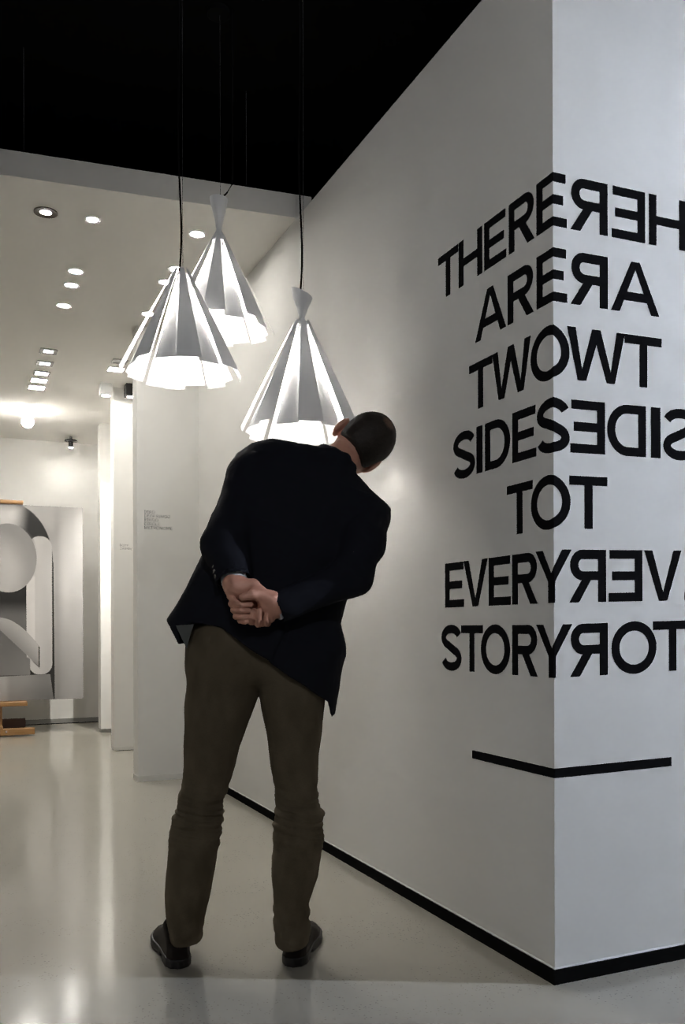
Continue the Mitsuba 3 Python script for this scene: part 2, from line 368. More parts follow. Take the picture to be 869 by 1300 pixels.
#  line: (words, corner-top pixel y, [(char, left, right, mirrored)]) with left/right in pixels read along the photograph
LINES = [
 ('THERE', 218.7, [('T', 70, 135, 0), ('H', 137, 213, 0), ('E', 220, 291, 0), ('R', 300, 383, 0), ('E', 390, 487, 0), ('R', 500, 620, 1), ('E', 634, 742, 1), ('H', 755, 876, 1), ('T', 884, 990, 1)]),
 ('ARE', 314.3, [('A', 190, 290, 0), ('R', 296, 380, 0), ('E', 390, 488, 0), ('R', 500, 620, 1), ('A', 632, 787, 1)]),
 ('TWO', 411.5, [('T', 170, 245, 0), ('W', 245, 370, 0), ('O', 370, 495, 0), ('W', 488, 675, 1), ('T', 675, 795, 1)]),
 ('SIDES', 505, [('S', 118, 188, 0), ('I', 193, 212, 0), ('D', 221, 302, 0), ('E', 310, 387, 0), ('S', 390, 495, 0), ('E', 498, 610, 1), ('D', 618, 743, 1), ('I', 760, 790, 1), ('S', 800, 910, 1)]),
 ('TO', 602.6, [('T', 292, 375, 0), ('O', 370, 497, 0), ('T', 494, 617, 1)]),
 ('EVERY', 697.5, [('E', 90, 151, 0), ('V', 150, 228, 0), ('E', 232, 303, 0), ('R', 308, 390, 0), ('Y', 385, 500, 0), ('R', 493, 612, 1), ('E', 621, 730, 1), ('V', 737, 857, 1), ('E', 868, 985, 1)]),
 ('STORY', 793, [('S', 78, 142, 0), ('T', 142, 212, 0), ('O', 206, 300, 0), ('R', 308, 390, 0), ('Y', 386, 502, 0), ('R', 495, 617, 1), ('O', 630, 775, 1), ('T', 765, 890, 1), ('S', 898, 1000, 1)]),
]
dC = C[1]
ORD = ['topmost', 'second', 'third', 'fourth', 'fifth', 'sixth', 'lowest']
for li, (word, ytop, gl) in enumerate(LINES):
    ztop = CAMH - (ytop - CY + ROLL * 270) / F * dC
    t = thing('vinyl_lettering', f'{ORD[li]} black vinyl line on the white wall corner, reading {word} with its mirror image', 'lettering', 'lettering lines round the corner')
    for ch, l, r, mir in gl:
        wl, wr = w_of(zoomx(l)), w_of(zoomx(r))
        g = glyph(ch, (wr - wl) / CAP)
        b = g.bounds
        if mir: g = affinity.scale(g, -1, 1, origin=((b[0] + b[2]) / 2, 0))
        g = affinity.affine_transform(g, [CAP, 0, 0, CAP, wl, ztop - CAP])
        if wl > -.001:    # the right face's lines run slightly downhill
            g = shapely.transform(g, lambda q: np.column_stack([q[:, 0], q[:, 1] + SKEW_R * q[:, 0]]))
        elif wr > 0:
            g = shapely.transform(g, lambda q: np.column_stack([q[:, 0], q[:, 1] + SKEW_R * np.maximum(q[:, 0], 0)]))
        obj('letter', fold_mesh(g), 'mat_vinyl', t)
def zpix(px, py):
    p = on_plane(px, py, C, v3 if px < 704 else u3); return p[2]
wl, wr = w_of(599), w_of(851)
bl0, bl1, bc0, bc1, br0, br1 = zpix(599, 952.5), zpix(599, 963), zpix(703.5, 976), zpix(703.5, 988), zpix(851, 961), zpix(851, 972.5)
zb = (bc0 + bc1) / 2; hb = (bc0 - bc1) / 2
barp = Polygon([(wl, zb - hb), (0, zb - hb), (wr, (br0 + br1) / 2 - hb), (wr, (br0 + br1) / 2 + hb), (0, zb + hb), (wl, zb + hb)])
obj('vinyl_bar', fold_mesh(barp), 'mat_vinyl', label='black vinyl bar folded round the wall corner below the lettering', cat='wall graphic')

# small lettering on the fins
def small_text(lines, px, py, s, pitch_px, m, name, label, h):
    p0 = on_plane(px, py, wp(s, 0), u3); k = thing(name, label, 'lettering')
    q = np.linalg.norm(on_plane(px, py + pitch_px, wp(s, 0), u3) - p0)
    for i, tx in enumerate(lines):
        tm = meshkit.text_mesh(tx, h, .0008)
        tm.apply_scale([1.08, 1, 1])
        obj('text_line', frame(tm, p0 - i * q * Z3 - .0001 * u3, v3, Z3, -u3), m, k)
small_text(['DIRO', 'DEEP RINGO', 'RINGO', 'CIRCLE', 'METRONOME'], 182.5, 651.5, s1, 5.0, 'mat_text', 'small_lettering', 'five lines of small dark capitals on the nearest wall fin', .0185)
small_text(['BOXY', 'CARREE'], 151.5, 693.5, s2, 4.1, 'mat_text_pale', 'small_lettering', 'two lines of tiny grey capitals on the second wall fin', .0175)

# ------------------------------------------------------------------ ceiling lights
def disc_ring(r0, r1, h):
    return lathe([(r0, 0), (r1, 0), (r1, -h), (r0, -h * .6), (r0, 0)], 32)
def round_light(px, py, r, rim, label, lens_r=None, L=None, tint=NEUT):
    p = on_z(px, py, ZC); k = thing('ceiling_downlight', label, 'ceiling light', 'recessed ceiling downlights')
    lr = lens_r or r * .78
    m = disc_ring(lr, r, .006); m.apply_translation(p); obj('trim_ring', m, rim, k, smooth=30)
    m = lathe([(0, -.0025), (lr, -.0025), (lr, -.0005), (0, -.0005)], 28); m.apply_translation(p)
    obj('lens', m, 'mat_lens', k, emit=rad(L or L_DOWN, tint))
def square_light(px, py, a, rim, label, lit=True, L=None, lens=.72, tint=NEUT):
    p = on_z(px, py, ZC); k = thing('square_downlight', label, 'ceiling light', 'square ceiling downlights')
    fr = trimesh.creation.extrude_polygon(sbox(-a, -a, a, a).difference(sbox(-a * lens, -a * lens, a * lens, a * lens)), .006, engine='earcut')
    obj('frame', frame(fr, p - .006 * Z3, v3, u3, Z3), rim, k)
    m = trimesh.creation.box(extents=[2 * a * lens, 2 * a * lens, .002])
    obj('lens', frame(m, p - .0015 * Z3, v3, u3, Z3), 'mat_lens' if lit else 'mat_grey_metal', k, emit=rad(L or L_DOWN, tint) if lit else None)
round_light(58, 269, .052, 'mat_dark_rim', 'round downlight with a wide dark brown ring, nearest the front edge of the white ceiling', .026)
round_light(117.5, 278, .036, 'mat_white_metal', 'round downlight with a pale rim, right beside the brown-ringed one', .026)
round_light(250, 296.5, .040, 'mat_white_metal', 'round downlight left of the rear pendant lamp stem')
round_light(96, 344, .042, 'mat_white_metal', 'front round downlight in the left row of three')
round_light(90.5, 361.5, .042, 'mat_white_metal', 'middle round downlight in the left row of three')
round_light(81, 387.5, .044, 'mat_white_metal', 'rear round downlight in the left row of three')
round_light(223, 341, .042, 'mat_white_metal', 'round downlight beside the cord of the left pendant lamp', L=16)
round_light(210, 357.5, .042, 'mat_white_metal', 'round downlight partly hidden by the left pendant lamp shade', L=12)
round_light(188, 398, .044, 'mat_white_metal', 'round downlight left of the left pendant lamp shade', L=7)
square_light(61.5, 445.5, .056, 'mat_grey_metal', 'first square downlight of the row of five, with a grey frame', lens=.55)
square_light(57, 461, .056, 'mat_grey_metal', 'second square downlight of the row of five, with a grey frame', lens=.6)
square_light(53, 473.5, .056, 'mat_grey_metal', 'third square downlight of the row of five, with a thin grey frame', lens=.78)
square_light(49.5, 482.5, .060, 'mat_white_metal', 'fourth square downlight of the row of five, all white', lens=.9)
square_light(46.5, 491.5, .062, 'mat_white_metal', 'last square downlight of the row of five, all white', lens=.9)
square_light(152, 458.5, .052, 'mat_grey_metal', 'dark unlit square fitting in the ceiling beside the left pendant lamp', lit=False)
square_light(147, 468.5, .058, 'mat_white_metal', 'bright square downlight behind the dark square fitting', lens=.9, L=9)

def beam(p, q, I, tint, cut):
    return {'type': 'spot', 'to_world': T().look_at(origin=list(map(float, p)), target=list(map(float, q)), up=[0, 0, 1]), 'intensity': {'type': 'rgb', 'value': (I * np.asarray(tint)).tolist()}, 'cutoff_angle': cut, 'beam_width': cut * .45}
_q = wp(s3 - .75, t3 + .09, ZC); _v = (_q - EYE) / _q[1]
round_light(CX + F * _v[0], CY - F * _v[2], .045, 'mat_white_metal', 'unseen round downlight behind the second wall fin, placed to light the rearmost fin', L=5)
scene['unseen_niche_beam'] = beam(_q - .02 * Z3, wp(s3, t3 + .12, 1.65), 2.6, NEUT, 23)  # out of view behind the second fin, placed to light the rearmost fin
def cube_spot(px0, px1, pytop, a, h, body, label, L):
    p = on_z((px0 + px1) / 2, pytop, ZC); k = thing('cube_spotlight', label, 'ceiling light')
    m = bevel_box(2 * a, 2 * a, h, .004)
    obj('body', frame(m, p - h / 2 * Z3, v3, u3, Z3), body, k, smooth=40)
    m = lathe([(0, -.003), (a * .66, -.003), (a * .66, 0), (0, 0)], 28); m.apply_translation(p - h * Z3); obj('lens', m, 'mat_lens', k, emit=rad(L, NEUT))
cube_spot(159, 173, 488.5, .045, .095, 'mat_black_metal', 'black cube spotlight under the ceiling beside the left pendant lamp', 9)
cube_spot(127, 141, 487.5, .045, .090, 'mat_white_metal', 'white cube spotlight under the ceiling, left of the black one', 12)

# the two lamps far back: an opal globe and a black plate lamp
p = on_z(35, 521, ZC); k = thing('globe_lamp', 'glowing white globe lamp under the ceiling above the picture', 'ceiling light')
m = trimesh.creation.icosphere(3, .052); m.apply_translation(p - .10 * Z3); obj('globe', m, 'mat_lens', k, smooth=True, emit=rad(L_REAR * .35, NEUT))
m = lathe([(0, -.040), (.045, -.040), (.045, -.037), (0, -.037)], 28); m.apply_translation(p); obj('uplight_ring', m, 'mat_lens', k, emit=rad(L_REAR * 1.6, NEUT))
m = lathe([(0, -.055), (.02, -.055), (.03, 0), (0, 0)], 24); m.apply_translation(p); obj('holder', m, 'mat_white_metal', k, smooth=40)
p = on_plane(90, 560, wp(BACK - .30, 0), u3); p[2] = ZC; k = thing('plate_lamp', 'small dark plate lamp under the ceiling at the back wall', 'ceiling light')
m = lathe([(0, 0), (.012, 0), (.012, -.030), (.058, -.030), (.062, -.042), (.03, -.05), (.022, -.055), (.022, -.10), (0, -.10)], 28); m.apply_translation(p); obj('body', m, 'mat_black_metal', k, smooth=40)
m = lathe([(0, -.108), (.018, -.108), (.018, -.101), (0, -.101)], 20); m.apply_translation(p); obj('lens', m, 'mat_lens', k, emit=rad(L_REAR * 1.7, NEUT))

# unseen spotlights, hung out of view to light the lettered corner and the front
def aim_spot(p, q, label, L, tint, r=.05):
    p, q = np.asarray(p, float), np.asarray(q, float); z = (q - p) / np.linalg.norm(q - p)
    x = np.cross(z, Z3); x /= np.linalg.norm(x); y = np.cross(z, x)
    k = thing('track_spotlight', label, 'ceiling light')
    can = lathe([(0, -.09), (r + .008, -.09), (r + .012, .07), (r + .006, .07), (r + .003, .0), (0, 0)], 32); obj('can', frame(can, p, x, y, z), 'mat_black_metal', k, smooth=40)
    lens = lathe([(0, .001), (r, .001), (r, .006), (0, .006)], 28); obj('lens', frame(lens, p, x, y, z), 'mat_lens', k, emit=rad(L, tint))
    obj('stem', tube([p - .05 * z, [p[0], p[1], ZB]], .01, 10), 'mat_black_metal', k)
SP1, SQ1 = wp(-1.50, 2.92, 2.70), wp(0, .7, 1.3)
aim_spot(SP1, SQ1, 'out-of-view black spotlight placed to light the lettered wall', L_UNSEEN * 1, COOL, .07)
scene['unseen_beam'] = beam(SP1 + (SQ1 - SP1) * .03, SQ1, L_SPOT, COOL, 46)
SP3, SQ3 = wp(-2.5, -1.65, 2.75), wp(.6, 0, 1.75)
aim_spot(SP3, SQ3, 'out-of-view black spotlight placed to light the left half of the lettering', L_UNSEEN * .3, NEUT, .07)
scene['unseen_beam_left'] = beam(SP3 + (SQ3 - SP3) * .03, SQ3, .75, (.98, .99, 1.0), 40)  # beam of an unseen lamp, placed to lift the left lettered wall
SP2, SQ2 = np.array([-.9, -1.9, 3.15]), np.array([-.3, 2.2, .2])
aim_spot(SP2, SQ2, 'out-of-view black spotlight left of the camera, placed to brighten the front', L_UNSEEN * 3.6, COOL, .07)

# ------------------------------------------------------------------ pendant lamps
def pendant(px, d, z_top, z_bot, R, n, rot, label, finial, L, cord):
    k = thing('pendant_lamp', label, 'pendant lamp', 'pendant lamps of white strips')
    x, y = P(px, 800, d)[:2]; O = np.array([x, y, 0])
    rg = np.random.default_rng(int(px))
    H = z_top - z_bot
    for i in range(n):
        ph = rot + 2 * math.pi * i / n
        outer = i % 2 == 0
        w0, w1 = .0130, .083 if outer else .080
        w1 += rg.uniform(-.004, .004)
        tw = math.radians(2 + rg.uniform(-8, 8)); lift = rg.uniform(-.010, .008); top = .010 * outer + rg.uniform(-.003, .004)
        rad_in = .009 if outer else -.013
        nt, nw = 13, 5; V = []
        for a in range(nt):
            t = a / (nt - 1); zz = z_top + top - (H - lift + top) * t; rr = .024 + (R - .024) * t + rad_in * min(1, .25 + t * 1.1)
            for b in range(nw):
                s = (b / (nw - 1) - .5); w = (w0 + (w1 - w0) * t) * s
                r2 = rr + w * math.sin(tw) - .18 * w * w / (rr + .02); dt_ = w * math.cos(tw)
                V.append([r2 * math.cos(ph) - dt_ * math.sin(ph), r2 * math.sin(ph) + dt_ * math.cos(ph), zz])
        V = np.array(V); Q = [[a * nw + b, (a + 1) * nw + b, (a + 1) * nw + b + 1, a * nw + b + 1] for a in range(nt - 1) for b in range(nw - 1)]
        m = trimesh.Trimesh(V + O, np.array([t for q in Q for t in ([q[0], q[1], q[2]], [q[0], q[2], q[3]])]), process=False)
        obj('strip', m, 'mat_petal', k, smooth=True)
    # inner ring and spokes that hold the strips, lamp holder, bulb
    m = lathe([(0, .010), (.030, .008), (.030, .004), (0, .004)], 28); m.apply_translation(O + [0, 0, z_top - .012]); obj('top_plate', m, 'mat_white_metal', k)
    m = lathe([(0, 0), (.017, 0), (.017, -.14), (0, -.14)], 20); m.apply_translation(O + [0, 0, z_top - .008]); obj('lamp_holder', m, 'mat_white_metal', k)
    m = lathe([(0, -.145), (.022, -.142), (.038, -.128), (.045, -.108), (.043, -.088), (.032, -.064), (.018, -.045), (.015, -.030), (0, -.030)], 32); m.apply_translation(O + [0, 0, z_top - .085])
    obj('bulb', m, 'mat_lens', k, smooth=40, emit=rad(L, (1.0, .96, .89)))
    ztip = z_top
    if finial:
        zt, zn, rt, slant = finial
        prof = [(.032, z_top - .006), (.022, z_top + (zn - z_top) * .45), (.010, zn), (.012, zn + .012), (.020, zn + (zt - zn) * .4), (rt * .85, zn + (zt - zn) * .75), (rt, zt)]
        N = 36; ang = np.arange(N) * 2 * np.pi / N; V = []
        for off in (0, -.0012):
            for i, (r, z) in enumerate(prof):
                kk = max(0, (i - 3) / 3) ** 1.5
                for a in ang: V.append([(r + off) * math.cos(a), (r + off) * math.sin(a), z + kk * slant * math.cos(a - math.pi)])
        V = np.array(V); M = len(prof); Q = []
        for i in range(M - 1):
            for j in range(N):
                q = [i * N + j, i * N + (j + 1) % N, (i + 1) * N + (j + 1) % N, (i + 1) * N + j]; Q += [q, [M * N + c for c in q][::-1]]
        for j in range(N):
            i = M - 1; q = [i * N + j, i * N + (j + 1) % N]; Q.append([q[0], q[1], M * N + q[1], M * N + q[0]])
        cap_i = len(V); V = np.vstack([V, [[0, 0, zt - .004]]])
        F3 = [t for q in Q for t in ([q[0], q[1], q[2]], [q[0], q[2], q[3]])] + [[(M - 1) * N + j, (M - 1) * N + (j + 1) % N, cap_i] for j in range(N)]
        obj('finial', trimesh.Trimesh(V + O, np.array(F3), process=False), 'mat_white_metal', k, smooth=50)
        ztip = zt - .01
    # cord and steel wire
    zz = np.linspace(ztip, ZB, 24); off = [[cord * .010 * math.sin((z - ztip) * 9) * math.exp(-(z - ztip) * 2.2), 0, 0] for z in zz]
    if cord == 2:      # leaves sideways
        zz = np.linspace(ztip, ZB, 24); sx = np.clip((zz - ztip) / .07, 0, 1) ** .7
        pts = np.column_stack([x + .055 * sx, np.full(24, y), zz])
    else:
        pts = np.column_stack([x + np.array(off)[:, 0] - .006, np.full(24, y), zz])
    obj('cord', tube(pts, .0032, 8), 'mat_cord', k, smooth=True)
    obj('steel_wire', tube([[x + .006, y, ztip], [x + .006, y, ZB]], .0008, 6), 'mat_wire', k)
    m = lathe([(0, 0), (.045, 0), (.045, -.02), (0, -.02)], 28); m.apply_translation([x, y, ZB]); obj('ceiling_cap', m, 'mat_cord', k)
pendant(231, 3.15, 2.218, 1.864, .205, 16, .30, 'left pendant lamp of white strips, hanging in front of the other one with no finial', None, L_BULB, 1)
pendant(279, 3.50, 2.490, 2.135, .205, 16, .05, 'rear pendant lamp of white strips with a round-topped finial, half behind the left one', (2.655, 2.530, .036, .003), L_BULB, 2)
pendant(384, 3.12, 2.025, 1.640, .205, 16, .18, 'right pendant lamp of white strips with a slanted finial, behind the head of the man', (2.135, 2.042, .038, .018), L_BULB, 1)

# ------------------------------------------------------------------ picture on an easel
pq = on_z(107, 929, 0.0); s_p = np.dot(pq - C, u3) - .02
prt, prb = on_plane(105, 645, wp(s_p, 0), u3), on_plane(106, 886.5, wp(s_p, 0), u3)
PH = prt[2] - prb[2]; PW = 1.72
def uvp(x, y): return x / 130.0 + .9, (y - 645.0) / 241.5          # picture units from photograph units
def print_fn(p, n, uv):
    x = (uv.x) * 130.0 - 130.0 * 0 ; y = uv.y * 241.5
    # x: 0..106 seen part (right edge 106), y: 0 top .. 241.5 bottom; mirrored continuation on the left half
    def S(a, b, t): return smoothstep(a, b, t)
    g = .40 + .05 * S(70, 105, x) + .10 * dr.exp(-(dr.square((x - 82) / 9) + dr.square((y - 105) / 45))) - .03 * S(150, 240, y) - .06 * dr.exp(-dr.square((x - 72) / 5))
    # arch: inside of the opening
    ax = mi.Float(12.0)
    inside_arch = dr.select(y < 70, 1 - dr.sqrt(dr.square((x - ax) / 55) + dr.square((y - 70) / 72)), (67 + y * .008 - x) / 40)
    dark = S(-.01, .02, inside_arch)
    shade = dr.select(y < 62, .62 - .60 * S(14, 40, x + y * .12), .03)
    g = dr.lerp(g, shade, dark)
    # pale rounded slab
    dxs = dr.abs(x - 50.5) - 1.5; dys = dr.abs(y - 124) - 72.5
    sd = dr.sqrt(dr.square(dr.maximum(dxs, 0)) + dr.square(dr.maximum(dys, 0))) + dr.minimum(dr.maximum(dxs, dys), 0) - 13.5
    slab = S(.8, -.8, sd)
    g = dr.lerp(g, .62 - .10 * S(43, 62, x) + .03 * S(0, 200, y), slab)
    core = S(44.5, 42.5, x) * S(32, 33.2, x) * S(85, 90, y) * S(192, 186, y)
    g = dr.lerp(g, .80, core)
    inner = S(38, 36.5, x + 5 * S(180, 176, y)) * S(72, 76, y) * S(211.5, 209.5, y) * (1 - core) * (1 - S(32, 33.5, x) * S(192, 176, y))
    g = dr.lerp(g, .03 + .16 * S(118, 140, y) + .08 * S(160, 212, y), inner)
    # egg
    e = dr.sqrt(dr.square((x - 10) / 36.5) + dr.square((y - 66) / 43))
    rim = S(1.05, 1.02, e) * S(20, 40, x)
    g = dr.lerp(g, .06, rim * S(60, 10, y))
    g = dr.lerp(g, .50 - .22 * S(.35, 1.0, dr.sqrt(dr.square((x + 2) / 44) + dr.square((y - 86) / 60))) + .12 * S(20, 100, y), S(1.0, .97, e))
    # lens shape lower down
    up = 139 + dr.square(dr.maximum(x + 4, 0) / 48) * 30; lo = 155 + (x) * .93
    lens = S(-.6, .6, y - up) * S(.6, -.6, y - lo) * S(48.5, 47.5, x)
    g = dr.lerp(g, .03, S(-.6, .6, y - up) * S(3, -1, y - lo) * S(50, 49, x) * S(36, 44, x))
    g = dr.lerp(g, .56 - .24 * S(.0, 1.0, (y - up) / (lo - up + 8)), lens)
    # bottom slab
    bot = S(211, 212.2, y + x * .03) * S(63.5, 62.5, x - (y - 211) * .14)
    g = dr.lerp(g, .42 - .16 * S(10, 62, x) - .08 * S(215, 240, y) + .15 * S(14, 4, x), bot)
    g = g * (1 + .05 * (noise(p.x * 500, p.y * 500, p.z * 500) - .5))
    g = g * .74
    return mi.Color3f(g, g * .965, g * .945)
mat('mat_print', princ(proc(print_fn), .45, specular=.25))
nr, ncol = 2, 2
prt0 = prt.copy(); 
Vp, UV = [], []
for yy in (0., 1.):
    for xx in (0., 1.):
        Vp.append(prt0 - v3 * PW * (1 - xx) - Z3 * PH * yy - u3 * .0005)
        UV.append([(106 - PW * (1 - xx) * 106 / (np.dot(prt - on_plane(0, 645, wp(s_p, 0), u3), v3))) / 130.0, yy])
kp = thing('picture_panel', 'large black and white abstract photograph panel standing on the wooden easel', 'picture')
obj('print', trimesh.Trimesh(Vp, [[0, 2, 3], [0, 3, 1]], process=False), 'mat_print', kp, uv=np.array(UV))
pc = prt - v3 * PW / 2 - Z3 * PH / 2
obj('backing_board', frame(trimesh.creation.box(extents=[PW, .022, PH]), pc + u3 * .0115, v3, u3, Z3), 'mat_grey_metal', kp)
ke = thing('easel', 'wooden studio easel holding the black and white picture', 'easel')
def ep(a, b, z): return pc * [1, 1, 0] + v3 * a + u3 * b + Z3 * z
zt_, zb_ = prt[2], prb[2]
def eb(name, a0, a1, b0, b1, z0, z1, m='mat_wood'):
    return obj(name, frame(bevel_box(abs(a1 - a0), abs(b1 - b0), abs(z1 - z0), .006), ep((a0 + a1) / 2, (b0 + b1) / 2, (z0 + z1) / 2), v3, u3, Z3), m, ke, smooth=35)
a_of = lambda px: np.dot(on_plane(px, 900, wp(s_p, 0), u3) - pc, v3)
aT, aF, aM = a_of(34), a_of(43), a_of(3)
eb('tray', -aT, aT, -.09, .045, zb_ - .045, zb_ - .004)
eb('mast', aM - .07, aM, .03, .085, .08, zt_ + .02)
eb('mast', -aM, -aM + .07, .03, .085, .08, zt_ + .02)
eb('top_clamp', -a_of(30), a_of(30), -.03, .05, zt_ + .004, zt_ + .036)
kf = eb('foot_beam', -aF, aF, -.10, -.04, .012, .072)
ss = trimesh.creation.icosphere(2, .010); ss.apply_translation(ep(a_of(7), -.101, .045)); obj('bolt', ss, 'mat_steel', kf, smooth=True)
eb('side_beam', aM - .07, aM, -.10, .42, .03, .10); eb('side_beam', -aM, -aM + .07, -.10, .42, .03, .10)
eb('rear_beam', -a_of(36), a_of(36), .30, .36, .03, .12, 'mat_dark_wood')
eb('brace', aM - .06, aM - .01, -.02, .03, .10, zb_ - .045)
for sx in (-1, 1):
    for b in (-.07, .38):
        w = lathe([(0, -.010), (.02, -.010), (.02, .010), (0, .010)], 20); M_ = frame(w, ep(sx * (aM - .035), b, .02), Z3, u3, v3); obj('castor', M_, 'mat_black_metal', ke)

# ------------------------------------------------------------------ the man
DM = 2.60
man = thing('person', 'man in dark navy jacket and olive trousers, seen from behind, hands clasped, leaning right', 'person')
def toX(px, d=DM): return (px - CX) / F * d
def toZ(py, d=DM): return CAMH - (py - CY) / F * d

# trousers
def table(rows, d):
    r = np.array(rows, float)[::-1]     # ascending height
    z = np.array([toZ(y, dd) for y, dd in zip(r[:, 0], r[:, 3])]); xl = np.array([toX(a, dd) for a, dd in zip(r[:, 1], r[:, 3])]); xr = np.array([toX(a, dd) for a, dd in zip(r[:, 2], r[:, 3])])
    o = np.argsort(z); return z[o], ((xl + xr) / 2)[o], ((xr - xl) / 2)[o], r[o, 3], r[o, 4]
LEGL = table([(795, 248, 332, 2.58, .108), (845, 238, 332, 2.58, .105), (880, 236.5, 327, 2.58, .100), (909, 235, 318, 2.575, .096), (950, 233, 302, 2.57, .088), (1000, 230, 290, 2.565, .078), (1024, 223.5, 281, 2.56, .074), (1061, 215, 279, 2.555, .076), (1105, 210, 272, 2.55, .074), (1131, 209, 267, 2.55, .072), (1164, 210, 259, 2.55, .068), (1183, 214, 255, 2.55, .082), (1193, 215, 254, 2.55, .086)], 0)
LEGR = table([(795, 327, 416, 2.58, .108), (845, 327, 417, 2.58, .105), (887, 331, 413, 2.58, .100), (917, 335, 409, 2.575, .095), (957, 341, 403.5, 2.57, .085), (1002, 348.5, 402, 2.565, .077), (1031, 348, 408, 2.56, .074), (1061, 347, 411, 2.555, .076), (1112, 344, 403, 2.55, .074), (1149, 345, 391.5, 2.55, .069), (1175, 346.5, 394, 2.55, .080), (1188, 347, 393, 2.55, .086), (1196, 348, 391, 2.55, .087)], 0)
PELV = table([(760, 258, 412, 2.585, .112), (800, 246, 417, 2.58, .116), (821, 241, 418, 2.58, .116), (850, 240, 415, 2.58, .106), (900, 250, 400, 2.58, .085)], 0)
def leg(p, tb, e=2.0):
    z, c, a, y, b = tb
    zz = p[:, 2]; cx, ax, cy, by = np.interp(zz, z, c), np.interp(zz, z, a), np.interp(zz, z, y), np.interp(zz, z, b)
    k = (np.abs((p[:, 0] - cx) / ax) ** e + np.abs((p[:, 1] - cy) / by) ** e) ** (1 / e)
    d = (k - 1) * np.minimum(ax, by)
    return np.maximum(d, np.maximum(zz - z[-1], z[0] - zz))
CROTCH = toZ(872, 2.58)
def trousers(p):
    l, r, pv = leg(p, LEGL, 2.2), leg(p, LEGR, 2.2), leg(p, PELV, 2.4)
    d = smin(smin(l, r, .012), smax(pv, CROTCH + .012 - p[:, 2], .06), .03)
    z = p[:, 2]
    # creases behind the knee, sag folds lower down, seat pull lines
    kz = toZ(1035, 2.56)
    knee = np.exp(-((z - kz) / .085) ** 2)
    w = meshkit.noise(np.column_stack([p[:, 0] * 9 + 5, p[:, 1] * 7, z * 55 + 14 * p[:, 0] * np.sign(p[:, 0] + .18)]), 3) - .5
    w2 = meshkit.noise(np.column_stack([p[:, 0] * 14, p[:, 1] * 12, z * 150 + 24 * p[:, 0]]), 5) - .5
    low = np.exp(-((z - toZ(1170, 2.55)) / .06) ** 2)
    s = meshkit.noise(np.column_stack([p[:, 0] * 14 + z * 6, p[:, 1] * 8, z * 11]), 8) - .5
    return d + knee * (.016 * w + .011 * w2) + low * .011 * w + .011 * s
zlo = toZ(1200, 2.55)
m = mesh_sdf(trousers, [-.55, 2.40, zlo - .02], [.02, 2.76, toZ(755, 2.58)], .0042)
obj('trousers', m, 'mat_trousers', man, smooth=True, label='olive brown cotton trousers creased behind the knees')
print('trousers', len(m.faces))

# jacket
PH_ = math.radians(24); cp, sp = math.cos(PH_), math.sin(PH_)
def pq_of(px, py): return px * cp + py * sp, -px * sp + py * cp
LEFT = [(405, 563), (384, 559), (340, 551), (318, 558), (300, 574), (290, 600), (284, 640), (277, 680), (258, 706), (240, 745), (226, 768), (214, 785), (212, 800), (212, 840)]
RIGHT = [(430, 572), (443, 575), (455, 598), (472, 620), (497, 644), (490, 668), (466, 705), (450, 735), (438, 765), (431, 791), (436, 831), (430, 868), (422, 906), (420, 916)]
lp = np.array([pq_of(*a) for a in LEFT]); rp = np.array([pq_of(*a) for a in RIGHT])
lp = lp[np.argsort(lp[:, 1])]; rp = rp[np.argsort(rp[:, 1])]
HEM = np.array([pq_of(*a) for a in [(214, 786), (222, 794), (232, 815), (237.5, 825), (239, 812), (246, 792), (265, 794), (288, 799), (321, 820), (346, 837), (348, 841), (354, 845), (391, 868), (416, 888), (418.5, 900), (421, 908), (424, 904)]])
QB = np.array([345, 352, 365, 385, 420, 470, 540, 600, 660.]); BB = np.array([.045, .060, .078, .100, .122, .138, .128, .132, .140]); YB = np.array([2.675, 2.67, 2.66, 2.65, 2.63, 2.60, 2.575, 2.575, 2.58])
Vec = lambda *a: np.array(a, float)
SHL, ELL, WRL = P(315, 604, 2.60), P(287, 690, 2.47), P(297, 737, 2.415)
SHR, ELR1, ELR, CUR = P(470, 656, 2.60), P(462, 687, 2.51), P(448, 731, 2.46), P(352, 772, 2.405)
